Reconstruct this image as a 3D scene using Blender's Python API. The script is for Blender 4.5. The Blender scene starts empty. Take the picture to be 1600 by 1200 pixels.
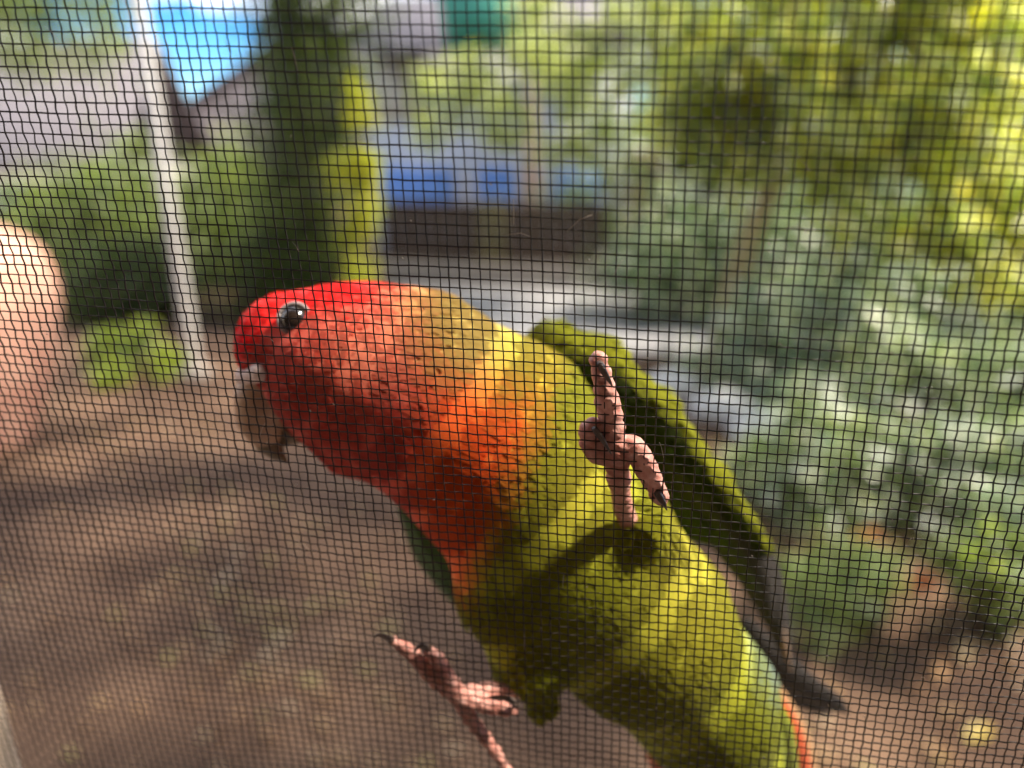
import bpy, bmesh, math, random
import numpy as np
from mathutils import Vector, Matrix

# ------------------------------------------------------------------ camera
S = bpy.context.scene
COL = S.collection
FPX = 1100.0                    # focal length in pixels of a 1600 px wide picture
DIST = 0.100                    # metres from lens to screen along the optical axis
HEIGHT = 1.45
PITCH, YAW, ROLL = math.radians(18.8), math.radians(7.2), math.radians(-0.1)
APERTURE = 0.0031               # entrance pupil, metres


def rot(p, y, r):
    cp, sp, cy, sy, cr, sr = math.cos(p), math.sin(p), math.cos(y), math.sin(y), math.cos(r), math.sin(r)
    return (np.array([[cr, -sr, 0], [sr, cr, 0], [0, 0, 1]]) @ np.array([[1, 0, 0], [0, cp, -sp], [0, sp, cp]])
            @ np.array([[cy, 0, sy], [0, 1, 0], [-sy, 0, cy]]))


MR = rot(PITCH, YAW, ROLL)      # columns: screen right, screen down, screen outward, in lens axes


def lens_to_world(v):
    v = np.asarray(v, float)
    return np.array([v @ MR[:, 0], v @ MR[:, 2], -(v @ MR[:, 1])])


CAM = np.array([0.0, -DIST * lens_to_world((0, 0, 1))[1], HEIGHT])
FWD = lens_to_world((0, 0, 1))


def ray(x, y):
    return lens_to_world(((x - 800) / FPX, (y - 600) / FPX, 1.0))


def at(x, y, Y):                # the point of the plane that lies Y metres beyond the insect screen
    w = ray(x, y)
    return CAM + w * ((Y - CAM[1]) / w[1])


def gnd(x, y, z=0.0):
    w = ray(x, y)
    return CAM + w * ((z - CAM[2]) / w[2])


def mpp(p):                     # metres that one pixel spans at p
    return float((np.asarray(p) - CAM) @ FWD) / FPX


cam_data = bpy.data.cameras.new('camera')
cam = bpy.data.objects.new('camera', cam_data)
COL.objects.link(cam)
rgt, up, bk = lens_to_world((1, 0, 0)), lens_to_world((0, -1, 0)), -FWD
cam.matrix_world = Matrix(((rgt[0], up[0], bk[0], CAM[0]), (rgt[1], up[1], bk[1], CAM[1]),
                           (rgt[2], up[2], bk[2], CAM[2]), (0, 0, 0, 1)))
cam_data.sensor_width = 36
cam_data.lens = 36 * FPX / 1600
cam_data.clip_start = 0.005
cam_data.clip_end = 2000
cam_data.dof.use_dof = True
cam_data.dof.focus_distance = 0.1005
cam_data.dof.aperture_fstop = cam_data.lens / 1000 / APERTURE
S.camera = cam

# ------------------------------------------------------------------ sky, sun, exposure
SUN = np.array([0.60, 0.06, 0.79])
SUN /= np.linalg.norm(SUN)
world = bpy.data.worlds.new('World')
S.world = world
world.use_nodes = True
wn, wl = world.node_tree.nodes, world.node_tree.links
wn.clear()
sky = wn.new('ShaderNodeTexSky')
sky.sky_type = 'NISHITA'
sky.sun_disc = False
sky.sun_elevation = math.asin(SUN[2])
sky.sun_rotation = math.atan2(SUN[0], SUN[1])
sky.air_density = 0.75
sky.dust_density = 0.1
sky.ozone_density = 3.0
tc = wn.new('ShaderNodeTexCoord')
mp = wn.new('ShaderNodeMapping')
mp.inputs['Scale'].default_value = (1, 1, 2.2)
mp.inputs['Location'].default_value = (0.35, 0.1, 0.2)
cn = wn.new('ShaderNodeTexNoise')
cn.inputs['Scale'].default_value = 4.5
cn.inputs['Detail'].default_value = 6
cr = wn.new('ShaderNodeValToRGB')
cr.color_ramp.elements[0].position = 0.46
cr.color_ramp.elements[1].position = 0.60
cm = wn.new('ShaderNodeMixRGB')
cm.inputs['Color2'].default_value = (8.0, 7.8, 7.6, 1)
bg = wn.new('ShaderNodeBackground')
bg.inputs['Strength'].default_value = 0.15
wo = wn.new('ShaderNodeOutputWorld')
wl.new(tc.outputs['Generated'], mp.inputs['Vector'])
wl.new(mp.outputs['Vector'], cn.inputs['Vector'])
wl.new(cn.outputs['Fac'], cr.inputs['Fac'])
wl.new(cr.outputs['Color'], cm.inputs['Fac'])
hs = wn.new('ShaderNodeHueSaturation')
hs.inputs['Saturation'].default_value = 1.45
hs.inputs['Value'].default_value = 0.62
wl.new(sky.outputs['Color'], hs.inputs['Color'])
wl.new(hs.outputs['Color'], cm.inputs['Color1'])
wl.new(cm.outputs['Color'], bg.inputs['Color'])
wl.new(bg.outputs['Background'], wo.inputs['Surface'])

sd = bpy.data.lights.new('sun', 'SUN')
sd.energy = 3.1
sd.angle = math.radians(5.0)
sd.color = (1.0, 0.90, 0.74)
sun = bpy.data.objects.new('sun', sd)
COL.objects.link(sun)
sun.rotation_euler = Vector(SUN).to_track_quat('Z', 'Y').to_euler()
sun.location = (3, 0, 6)

S.view_settings.view_transform = 'Standard'
S.view_settings.look = 'None'
S.view_settings.exposure = 1.6
S.view_settings.gamma = 1
S.view_settings.use_curve_mapping = False
S.render.engine = 'CYCLES'
S.cycles.use_denoising = True
S.cycles.max_bounces = 8
S.cycles.transparent_max_bounces = 8
S.cycles.sample_clamp_indirect = 8

# ------------------------------------------------------------------ helpers
RNG = np.random.default_rng(7)


def tag(o, label=None, cat=None, group=None, kind=None):
    for k, v in (('label', label), ('category', cat), ('group', group), ('kind', kind)):
        if v:
            o[k] = v
    return o


def link(name, me, mat=None, parent=None, smooth=True):
    o = bpy.data.objects.new(name, me)
    COL.objects.link(o)
    if mat is not None and not me.materials:
        me.materials.append(mat)
    if parent is not None:
        o.parent = parent
        o.matrix_parent_inverse = parent.matrix_world.inverted() if parent.type != 'EMPTY' else Matrix.Translation(-Vector(parent.location))
    if smooth:
        me.polygons.foreach_set('use_smooth', np.ones(len(me.polygons), bool))
    return o


def empty(name, loc):
    o = bpy.data.objects.new(name, None)
    COL.objects.link(o)
    o.location = [float(c) for c in loc]
    o.empty_display_size = 0.02
    return o


def mesh(name, V, F):
    """V (n,3); F (m,3) or (m,4) array"""
    me = bpy.data.meshes.new(name)
    V = np.asarray(V, np.float32)
    F = np.asarray(F, np.int32)
    k = F.shape[1]
    me.vertices.add(len(V))
    me.vertices.foreach_set('co', V.ravel())
    me.loops.add(F.size)
    me.loops.foreach_set('vertex_index', F.ravel())
    me.polygons.add(len(F))
    me.polygons.foreach_set('loop_start', np.arange(0, F.size, k, dtype=np.int32))
    me.update(calc_edges=True)
    return me


def set_col(me, C):
    a = me.color_attributes.new('Col', 'FLOAT_COLOR', 'POINT')
    C = np.asarray(C, np.float32)
    if C.shape[1] == 3:
        C = np.hstack([C, np.ones((len(C), 1), np.float32)])
    a.data.foreach_set('color', C.ravel())


def catmull(P, n):
    P = np.asarray(P, float)
    Q = np.vstack([2 * P[0] - P[1], P, 2 * P[-1] - P[-2]])
    out = []
    t = np.linspace(0, len(P) - 1, n)
    for tt in t:
        i = min(int(tt), len(P) - 2)
        f = tt - i
        a, b, c, d = Q[i], Q[i + 1], Q[i + 2], Q[i + 3]
        out.append(0.5 * ((2 * b) + (c - a) * f + (2 * a - 5 * b + 4 * c - d) * f * f + (3 * b - a - 3 * c + d) * f ** 3))
    return np.array(out)


def tube_arrays(path, radii, sides=8, cap=True):
    path = np.asarray(path, float)
    n = len(path)
    radii = np.broadcast_to(np.asarray(radii, float), (n,))
    T = np.gradient(path, axis=0)
    T /= np.linalg.norm(T, axis=1)[:, None]
    ref = np.array([0.31, 0.87, 0.37]) if abs(T[0] @ np.array([0.31, 0.87, 0.37])) < 0.9 else np.array([1.0, 0, 0])
    A = np.cross(T, ref)
    A /= np.linalg.norm(A, axis=1)[:, None]
    B = np.cross(T, A)
    th = np.arange(sides) * 2 * np.pi / sides
    V = path[:, None, :] + radii[:, None, None] * (np.cos(th)[None, :, None] * A[:, None, :] + np.sin(th)[None, :, None] * B[:, None, :])
    V = V.reshape(-1, 3)
    i = np.arange(n - 1)[:, None] * sides
    j = np.arange(sides)[None, :]
    jn = (j + 1) % sides
    F = np.stack([i + j, i + jn, i + sides + jn, i + sides + j], -1).reshape(-1, 4)
    if cap:
        V = np.vstack([V, path[0], path[-1]])
        a, b = len(V) - 2, len(V) - 1
        c0 = np.stack([jn[0], j[0], np.full(sides, a), np.full(sides, a)], -1)
        e = (n - 1) * sides
        c1 = np.stack([e + j[0], e + jn[0], np.full(sides, b), np.full(sides, b)], -1)
        tri = np.vstack([c0[:, :3], c1[:, :3]])
        return V, F, tri
    return V, F, np.zeros((0, 3), int)


def tris(F):
    return np.vstack([F[:, [0, 1, 2]], F[:, [0, 2, 3]]])


def tube(name, path, radii, mat, parent=None, sides=8, n=None):
    if n:
        r = np.interp(np.linspace(0, 1, n), np.linspace(0, 1, len(path)), np.broadcast_to(radii, (len(path),)))
        path, radii = catmull(path, n), r
    V, F, T = tube_arrays(path, radii, sides)
    return link(name, mesh(name, V, np.vstack([tris(F), T])), mat, parent)


def box_arrays(c, s, rz=0.0, rx=0.0):
    c = np.asarray(c, float)
    s = np.asarray(s, float) / 2
    V = np.array([[x, y, z] for x in (-1, 1) for y in (-1, 1) for z in (-1, 1)], float) * s
    cr_, sr_ = math.cos(rx), math.sin(rx)
    V = V @ np.array([[1, 0, 0], [0, cr_, sr_], [0, -sr_, cr_]])
    cz, sz = math.cos(rz), math.sin(rz)
    V = V @ np.array([[cz, sz, 0], [-sz, cz, 0], [0, 0, 1]])
    F = np.array([[0, 1, 3, 2], [4, 6, 7, 5], [0, 4, 5, 1], [2, 3, 7, 6], [0, 2, 6, 4], [1, 5, 7, 3]])
    return V + c, F


def box(name, c, s, mat, parent=None, rz=0.0, bevel=0.0, rx=0.0):
    V, F = box_arrays(c, s, rz, rx)
    me = mesh(name, V, F)
    if bevel:
        bm = bmesh.new()
        bm.from_mesh(me)
        bmesh.ops.bevel(bm, geom=bm.edges[:], offset=bevel, segments=2, affect='EDGES', profile=0.5)
        bm.to_mesh(me)
        bm.free()
    return link(name, me, mat, parent, smooth=False)


def lathe(name, prof, c, mat, parent=None, sides=40):
    prof = np.asarray(prof, float)
    th = np.arange(sides) * 2 * np.pi / sides
    V = np.stack([prof[:, 0, None] * np.cos(th), prof[:, 0, None] * np.sin(th), np.broadcast_to(prof[:, 1, None], (len(prof), sides))], -1).reshape(-1, 3) + np.asarray(c)
    i = np.arange(len(prof) - 1)[:, None] * sides
    j = np.arange(sides)[None, :]
    jn = (j + 1) % sides
    F = np.stack([i + j, i + jn, i + sides + jn, i + sides + j], -1).reshape(-1, 4)
    return link(name, mesh(name, V, F), mat, parent)


# ------------------------------------------------------------------ materials
def mat_new(name):
    m = bpy.data.materials.new(name)
    m.use_nodes = True
    return m, m.node_tree.nodes, m.node_tree.links, m.node_tree.nodes['Principled BSDF']


def mat_noise(name, cols, scale=8.0, rough=0.8, detail=5.0, bump=0.0, spec=0.3, stretch=(1, 1, 1), pos=None, bscale=None):
    m, N, L, P = mat_new(name)
    t = N.new('ShaderNodeTexCoord')
    mp_ = N.new('ShaderNodeMapping')
    mp_.inputs['Scale'].default_value = stretch
    n = N.new('ShaderNodeTexNoise')
    n.inputs['Scale'].default_value = scale
    n.inputs['Detail'].default_value = detail
    r = N.new('ShaderNodeValToRGB')
    el = r.color_ramp.elements
    pos = pos or list(np.linspace(0.3, 0.7, len(cols)))
    while len(el) < len(cols):
        el.new(0.5)
    for e, c, p in zip(el, cols, pos):
        e.position = p
        e.color = (*c, 1)
    L.new(t.outputs['Object'], mp_.inputs['Vector'])
    L.new(mp_.outputs['Vector'], n.inputs['Vector'])
    L.new(n.outputs['Fac'], r.inputs['Fac'])
    L.new(r.outputs['Color'], P.inputs['Base Color'])
    P.inputs['Roughness'].default_value = rough
    P.inputs['Specular IOR Level'].default_value = spec
    if bump:
        n2 = N.new('ShaderNodeTexNoise')
        n2.inputs['Scale'].default_value = bscale or scale * 4
        n2.inputs['Detail'].default_value = 4
        b = N.new('ShaderNodeBump')
        b.inputs['Strength'].default_value = bump
        b.inputs['Distance'].default_value = 0.2 / (bscale or scale * 4)
        L.new(mp_.outputs['Vector'], n2.inputs['Vector'])
        L.new(n2.outputs['Fac'], b.inputs['Height'])
        L.new(b.outputs['Normal'], P.inputs['Normal'])
    return m


def mat_attr(name, rough=0.6, spec=0.3, translucent=0.0, sheen=0.0, noise=0.0, nscale=600.0, tint=(1, 1, 1)):
    """colour comes from the plumage / leaf colour attribute"""
    m, N, L, P = mat_new(name)
    a = N.new('ShaderNodeAttribute')
    a.attribute_name = 'Col'
    src = a.outputs['Color']
    if noise:
        t = N.new('ShaderNodeTexCoord')
        n = N.new('ShaderNodeTexNoise')
        n.inputs['Scale'].default_value = nscale
        n.inputs['Detail'].default_value = 3
        mr = N.new('ShaderNodeMapRange')
        mr.inputs['To Min'].default_value = 1 - noise
        mr.inputs['To Max'].default_value = 1 + noise
        mx = N.new('ShaderNodeVectorMath')
        mx.operation = 'SCALE'
        L.new(t.outputs['Object'], n.inputs['Vector'])
        L.new(n.outputs['Fac'], mr.inputs['Value'])
        L.new(src, mx.inputs[0])
        L.new(mr.outputs['Result'], mx.inputs['Scale'])
        src = mx.outputs['Vector']
    L.new(src, P.inputs['Base Color'])
    P.inputs['Roughness'].default_value = rough
    P.inputs['Specular IOR Level'].default_value = spec
    if sheen:
        P.inputs['Sheen Weight'].default_value = sheen
        P.inputs['Sheen Roughness'].default_value = 0.5
    if translucent:
        tr = N.new('ShaderNodeBsdfTranslucent')
        g = N.new('ShaderNodeMixRGB')
        g.blend_type = 'MULTIPLY'
        g.inputs['Fac'].default_value = 1
        g.inputs['Color2'].default_value = (*tint, 1)
        L.new(src, g.inputs['Color1'])
        L.new(g.outputs['Color'], tr.inputs['Color'])
        ms = N.new('ShaderNodeMixShader')
        ms.inputs['Fac'].default_value = translucent
        L.new(P.outputs['BSDF'], ms.inputs[1])
        L.new(tr.outputs['BSDF'], ms.inputs[2])
        L.new(ms.outputs['Shader'], N['Material Output'].inputs['Surface'])
    return m


M = {}
M['soil'] = mat_noise('soil', [(0.058, 0.034, 0.024), (0.115, 0.069, 0.046), (0.20, 0.122, 0.078)], 2.2, 0.95, 8, 0.6, 0.15, bscale=30)
M['paving'] = mat_noise('paving', [(0.20, 0.195, 0.205), (0.30, 0.29, 0.30), (0.40, 0.39, 0.39)], 3, 0.85, 6, 0.3)
M['leaf'] = mat_attr('leaf', 0.38, 0.5, 0.52, tint=(1.5, 1.5, 0.5))
M['leaf_gloss'] = mat_attr('leaf_gloss', 0.24, 0.9, 0.38, tint=(1.3, 1.4, 0.6))
M['leaf_sun'] = mat_attr('leaf_sun', 0.2, 0.9, 0.5, tint=(1.5, 1.5, 0.5))
M['bark'] = mat_noise('bark', [(0.09, 0.07, 0.05), (0.2, 0.16, 0.12)], 14, 0.9, 6, 0.8, stretch=(1, 1, 0.2))
M['pale_bark'] = mat_noise('pale_bark', [(0.30, 0.24, 0.12), (0.52, 0.42, 0.2)], 10, 0.85, 6, 0.8, stretch=(1, 1, 0.25))
M['white_paint'] = mat_noise('white_paint', [(0.62, 0.58, 0.53), (0.76, 0.72, 0.67)], 6, 0.5, 5, 0.1, stretch=(1, 1, 0.3))
M['brown_wood'] = mat_noise('brown_wood', [(0.045, 0.03, 0.022), (0.09, 0.06, 0.043)], 9, 0.75, 6, 0.5, stretch=(1, 1, 0.12))
M['olive_wood'] = mat_noise('olive_wood', [(0.10, 0.085, 0.04), (0.16, 0.13, 0.06)], 9, 0.75, 6, 0.5, stretch=(1, 1, 0.12))
M['concrete'] = mat_noise('concrete', [(0.22, 0.19, 0.165), (0.32, 0.28, 0.25)], 7, 0.9, 7, 0.3)
M['blue_paint'] = mat_noise('blue_paint', [(0.12, 0.24, 0.60), (0.18, 0.33, 0.72)], 5, 0.5, 4)
M['pale_blue'] = mat_noise('pale_blue', [(0.52, 0.55, 0.66), (0.70, 0.70, 0.78)], 3, 0.6, 4)
M['teal'] = mat_noise('teal', [(0.05, 0.26, 0.19), (0.09, 0.35, 0.26)], 3, 0.45, 4)
M['pink_wood'] = mat_noise('pink_wood', [(0.55, 0.36, 0.28), (0.66, 0.46, 0.36)], 6, 0.7, 4, stretch=(1, 1, 0.2))
M['grey_roof'] = mat_noise('grey_roof', [(0.13, 0.115, 0.125), (0.23, 0.205, 0.215)], 5, 0.85, 6, 0.3, stretch=(1, 3, 3))
M['brown_roof'] = mat_noise('brown_roof', [(0.44, 0.37, 0.34), (0.56, 0.49, 0.46)], 5, 0.85, 6, 0.3, stretch=(1, 3, 3))
M['render_wall'] = mat_noise('render_wall', [(0.36, 0.34, 0.33), (0.46, 0.43, 0.42)], 4, 0.9, 6, 0.2)
M['glass'] = mat_noise('glass', [(0.02, 0.025, 0.03), (0.04, 0.045, 0.05)], 3, 0.08, 2, spec=0.8)
M['terracotta'] = mat_noise('terracotta', [(0.64, 0.31, 0.22), (0.76, 0.45, 0.33)], 7, 0.85, 7, 0.3)
M['pale_stone'] = mat_noise('pale_stone', [(0.5, 0.49, 0.47), (0.72, 0.7, 0.67)], 20, 0.85, 7, 0.6)
M['flower'] = mat_attr('flower', 0.5, 0.3, 0.35)
M['wire'] = mat_noise('wire', [(0.010, 0.007, 0.007), (0.024, 0.017, 0.015)], 900, 0.5, 3, spec=0.35)
M['frame'] = mat_noise('frame', [(0.76, 0.60, 0.45), (0.84, 0.69, 0.54)], 120, 0.5, 5, 0.15, bscale=900)
M['spline'] = mat_noise('spline', [(0.30, 0.24, 0.19), (0.42, 0.34, 0.28)], 400, 0.7, 3)
M['body'] = mat_attr('body_down', 0.85, 0.12, 0, 0.08, 0.18, 900)
M['plumage'] = mat_attr('plumage', 0.8, 0.15, 0.52, 0.08, 0.12, 1500)
for _m in ('body', 'plumage'):
    _p = M[_m].node_tree.nodes['Principled BSDF']
    _p.inputs['Subsurface Weight'].default_value = 0.5 if _m == 'body' else 0.0
    _p.inputs['Subsurface Radius'].default_value = (1, 0.6, 0.4)
    _p.inputs['Subsurface Scale'].default_value = 0.003
M['quill'] = mat_attr('quill', 0.55, 0.3, 0.12, 0.1, 0.15, 1200)

# ------------------------------------------------------------------ ground and paving
g = 300.0
n = 1
V = np.array([[-g, -g, 0], [g, -g, 0], [g, g, 0], [-g, g, 0]])
tag(link('ground', mesh('ground', V, np.array([[0, 1, 2, 3]])), M['soil'], smooth=False), kind='structure')
# patio: a thick sheet of slabs seen as one grey strip
pa, pb, pc, pd = gnd(560, 545), gnd(1150, 560), gnd(1120, 448), gnd(560, 448)
V = np.array([[*pa[:2], 0.0], [*pb[:2], 0.0], [*pc[:2], 0.0], [*pd[:2], 0.0]])
V = np.vstack([V, V + np.array([0, 0, 0.03])])
F = np.array([[4, 5, 6, 7], [0, 1, 5, 4], [1, 2, 6, 5], [2, 3, 7, 6], [3, 0, 4, 7]])
tag(link('patio', mesh('patio', V, F), M['paving'], smooth=False), kind='structure')


# ------------------------------------------------------------------ foliage
def leaf_cloud(name, parent, mat, blobs, n, size, cols, seed, aspect=0.45, shell=0.55, droop=0.3, face=None):
    """n folded leaves spread through the volume of ellipsoid blobs (cx, cy, cz, rx, ry, rz)"""
    r = np.random.default_rng(seed)
    blobs = np.asarray(blobs, float)
    w = blobs[:, 3] * blobs[:, 4] * blobs[:, 5]
    w = w ** 0.75
    k = r.choice(len(blobs), n, p=w / w.sum())
    d = r.normal(size=(n, 3))
    d /= np.linalg.norm(d, axis=1)[:, None]
    rad = r.random(n) ** (1 / 3)
    rad = shell + (1 - shell) * rad
    rad *= np.where(r.random(n) < 0.3, r.uniform(0.9, 1.75, n), r.uniform(0.7, 1.15, n))
    # twig clumps: pull leaves toward random twig ends
    C = blobs[k, :3] + d * rad[:, None] * blobs[k, 3:6]
    a = d * 0.6 + r.normal(size=(n, 3)) * 0.7 + np.array([0, 0, -droop])
    a /= np.linalg.norm(a, axis=1)[:, None]
    b = np.cross(a, r.normal(size=(n, 3)) * 0.6 + np.array([0, 0, 1.0]))
    b /= np.linalg.norm(b, axis=1)[:, None] + 1e-9
    c = np.cross(a, b)
    L = size * r.uniform(0.55, 1.35, n)[:, None]
    W = L * aspect
    V = np.stack([C - a * L * 0.5, C + b * W * 0.5 + c * W * 0.18 + a * L * 0.02, C + a * L * 0.5 - c * W * 0.15, C - b * W * 0.5 + c * W * 0.18 + a * L * 0.02], 1).reshape(-1, 3)
    i = np.arange(n)[:, None] * 4
    F = np.vstack([i + np.array([0, 1, 2]), i + np.array([0, 2, 3])])
    me = mesh(name, V, F)
    cols = np.asarray(cols, float)
    t = r.random((n, 1)) ** 4
    q = r.integers(0, len(cols), n)
    q2 = r.integers(0, len(cols), n)
    cc = cols[q] * (1 - t) + cols[q2] * t
    cc = cc * r.uniform(0.75, 1.25, (n, 1))
    set_col(me, np.repeat(cc, 4, axis=0))
    return link(name, me, mat, parent, smooth=False)


def blob_set(px, Y, seed, k, rx, rz, rpx, dy=None):
    """k blobs round pixel centre px at depth Y, spread rx by rz px, each rpx px in radius"""
    r = np.random.default_rng(seed)
    out = []
    for i in range(k):
        a, m = r.uniform(0, 2 * np.pi), math.sqrt(r.random())
        Yi = Y + (dy or 0.25) * r.uniform(-1, 1)
        p = at(px[0] + rx * m * math.cos(a), px[1] + rz * m * math.sin(a), Yi)
        s = rpx * mpp(p) * r.uniform(0.8, 1.75)
        e = r.uniform(0.6, 1.5)
        out.append((*p, s * e, s, s * 0.9 / e))
    return out


def tree(name, label, base, path, r0, blobs, n, size, cols, seed, bark='bark', leafmat='leaf', limbs=5, group=None, cat='tree', **kw):
    t = empty(name, (*base[:2], 0))
    tag(t, label, cat, group)
    tr = tube('trunk', path, np.linspace(r0, r0 * 0.35, len(path)), M[bark], t, 10, 14)
    r = np.random.default_rng(seed + 99)
    P = catmull(path, 12)
    bl = [blobs[i] for i in r.permutation(len(blobs))[:limbs]]
    for b in bl:
        s = P[r.integers(6, 11)]
        e = np.array(b[:3])
        mid = (s + e) / 2 + np.array([0, 0, 0.12 * np.linalg.norm(e - s)])
        tube('limb', [s, mid, e], [r0 * 0.4, r0 * 0.25, r0 * 0.08], M[bark], t, 6, 7)
    leaf_cloud('crown', t, M[leafmat], blobs, n, size, cols, seed, **kw)
    return t


def shrub(name, label, px, Y, rx, rz, k, rpx, n, size, cols, seed, leafmat='leaf', cat='shrub', group=None, dy=0.3, **kw):
    blobs = blob_set(px, Y, seed, k, rx, rz, rpx, dy)
    blobs = [(b[0], b[1], max(b[2], b[5] * 0.8), *b[3:]) for b in blobs]
    c = at(px[0], px[1], Y)
    t = empty(name, (c[0], Y, 0))
    tag(t, label, cat, group)
    r = np.random.default_rng(seed + 5)
    for b in blobs[:5]:
        s = np.array([c[0] + r.normal() * 0.04, Y + r.normal() * 0.04, 0])
        e = np.array(b[:3])
        tube('stem', [s, (s + e) / 2 + r.normal(size=3) * 0.03, e], [0.018, 0.012, 0.005], M['bark'], t, 5, 6)
    leaf_cloud('foliage', t, M[leafmat], blobs, n, size, cols, seed, **kw)
    return t


MID = [(0.14, 0.19, 0.045), (0.19, 0.24, 0.065), (0.10, 0.145, 0.035), (0.24, 0.26, 0.11)]
DARK = [(0.035, 0.055, 0.018), (0.05, 0.075, 0.02), (0.03, 0.04, 0.015), (0.07, 0.09, 0.03)]
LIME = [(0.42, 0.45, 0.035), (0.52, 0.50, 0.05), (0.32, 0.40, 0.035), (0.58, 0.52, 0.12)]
TEAL = [(0.13, 0.20, 0.125), (0.20, 0.28, 0.18), (0.10, 0.145, 0.08), (0.30, 0.35, 0.25)]
SILVER_GLINT = [(0.32, 0.38, 0.27), (0.58, 0.60, 0.51), (0.20, 0.26, 0.16), (0.80, 0.80, 0.74)]  # grey green leaves; the near-white entries paint glints and sky gaps
PALE = [(0.29, 0.35, 0.15), (0.36, 0.41, 0.20), (0.22, 0.29, 0.11)]

# tree hanging into the top left corner
tp = at(-190, 300, 8.5)
tree('leafy_tree', 'soft green tree spreading over the grey roof in the top left corner', tp,
     [(tp[0], 8.5, 0), (tp[0] + 0.1, 8.5, 1.5), (tp[0] + 0.3, 8.5, 3.0), (tp[0] + 0.6, 8.5, 4.2)], 0.16,
     blob_set((40, -40), 8.5, 3, 16, 190, 105, 55, 0.8), 7000, 0.11, PALE + MID, 31)
# grey house on the left
h = empty('grey_house', (*at(-150, 330, 13)[:2], 0))
tag(h, 'grey house with a broad grey roof behind the shrubs at left', 'house')
hx0, hx1 = at(-330, 200, 13)[0], at(165, 200, 13)[0]
zt = at(100, 260, 13)[2]
box('wall', ((hx0 + hx1) / 2, 14.6, zt / 2), (hx1 - hx0, 3.0, zt), M['render_wall'], h)
V = np.array([[hx0 - 0.3, 12.8, zt - 0.1], [hx1 + 0.35, 12.8, zt - 0.1], [hx1 + 0.35, 14.6, zt + 2.3], [hx0 - 0.3, 14.6, zt + 2.3],
              [hx0 - 0.3, 16.4, zt - 0.1], [hx1 + 0.35, 16.4, zt - 0.1]])
V = np.vstack([V, V + np.array([0, 0, 0.12])])
F = np.array([[6, 7, 8, 9], [9, 8, 11, 10], [0, 3, 2, 1], [3, 4, 5, 2], [0, 1, 7, 6], [4, 10, 11, 5], [1, 2, 8, 7], [2, 5, 11, 8], [0, 6, 9, 3], [3, 9, 10, 4]])
link('roof', mesh('roof', V, F), M['grey_roof'], h, smooth=False)
wp = at(40, 320, 13.08)
wf = box('window', (wp[0], 13.07, wp[2]), (1.0, 0.06, 0.9), M['white_paint'], h)
box('pane', (wp[0], 13.035, wp[2]), (0.86, 0.02, 0.76), M['glass'], wf)

# house with a gable roof, right of the gap of sky
h = empty('gabled_house', (*at(480, 250, 17)[:2], 0))
tag(h, 'house with a brown gabled roof between the white post and the dark column of leaves', 'house')
p_l, p_t = at(262, 180, 17), at(470, 40, 17)
xm, xl = p_t[0], p_l[0]
ze, zr = p_l[2], p_t[2]
xr = 2 * xm - xl
V = np.array([[xl + 0.3, 17.05, 0], [xr - 0.3, 17.05, 0], [xr - 0.3, 17.05, ze], [xm, 17.05, zr - 0.25], [xl + 0.3, 17.05, ze]])
V = np.vstack([V, V + np.array([0, 4, 0])])
bm = bmesh.new()
vs = [bm.verts.new(v) for v in V]
for f in ([0, 1, 2, 3, 4], [9, 8, 7, 6, 5], [1, 6, 7, 2], [0, 4, 9, 5]):
    bm.faces.new([vs[i] for i in f])
me = bpy.data.meshes.new('wall')
bm.to_mesh(me)
bm.free()
link('wall', me, M['brown_roof'], h, smooth=False)
V = np.array([[xl - 0.1, 16.75, ze - 0.12], [xm, 16.75, zr], [xr + 0.1, 16.75, ze - 0.12], [xl - 0.1, 21.3, ze - 0.12], [xm, 21.3, zr], [xr + 0.1, 21.3, ze - 0.12]])
V = np.vstack([V - np.array([0, 0, 0.16]), V])
F = np.array([[6, 7, 10, 9], [7, 8, 11, 10], [0, 3, 4, 1], [1, 4, 5, 2], [0, 1, 7, 6], [1, 2, 8, 7], [0, 6, 9, 3], [2, 5, 11, 8], [3, 9, 10, 4], [4, 10, 11, 5]])
link('roof', mesh('roof', V, F), M['grey_roof'], h, smooth=False)
wp = at(440, 170, 17)
wf = box('window', (wp[0], 17.03, wp[2]), (0.9, 0.06, 1.0), M['white_paint'], h)
box('pane', (wp[0], 16.995, wp[2]), (0.76, 0.02, 0.86), M['glass'], wf)

# shrubs left of and behind the white post
shrub('green_shrub', 'tall mid green shrub left of the white post', (165, 375), 7.0, 100, 90, 18, 44, 4200, 0.13, MID + PALE + SILVER_GLINT[:1], 41)
shrub('green_shrub', 'broad mid green shrub right of the white post', (360, 370), 7.4, 90, 95, 18, 44, 4200, 0.13, MID + PALE, 42)
shrub('dark_shrub', 'low dark shrub at the foot of the tall green shrub on the left', (180, 450), 5.6, 95, 50, 11, 46, 4500, 0.09, DARK + MID[:1], 43)
shrub('dark_shrub', 'low dark shrub behind the red head of the bird', (420, 450), 5.7, 110, 45, 11, 46, 4500, 0.09, DARK + MID[:1], 44)
shrub('lime_plant', 'small lime green clump growing on the bare soil left of the white post', (215, 560), 4.0, 66, 52, 13, 13, 1000, 0.09, LIME[2:3] + PALE + LIME[:1], 45, cat='plant', droop=-0.3)

# white post
pb_ = gnd(307, 590)
post = empty('white_post', (pb_[0], pb_[1], 0))
tag(post, 'tall slender white post standing on the bare soil at left', 'post')
box('shaft', (pb_[0], pb_[1], 1.6), (0.062, 0.062, 3.2), M['white_paint'], post, 0.15, 0.008)
box('base', (pb_[0], pb_[1], 0.03), (0.17, 0.17, 0.06), M['concrete'], post, 0.15, 0.006)

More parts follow.
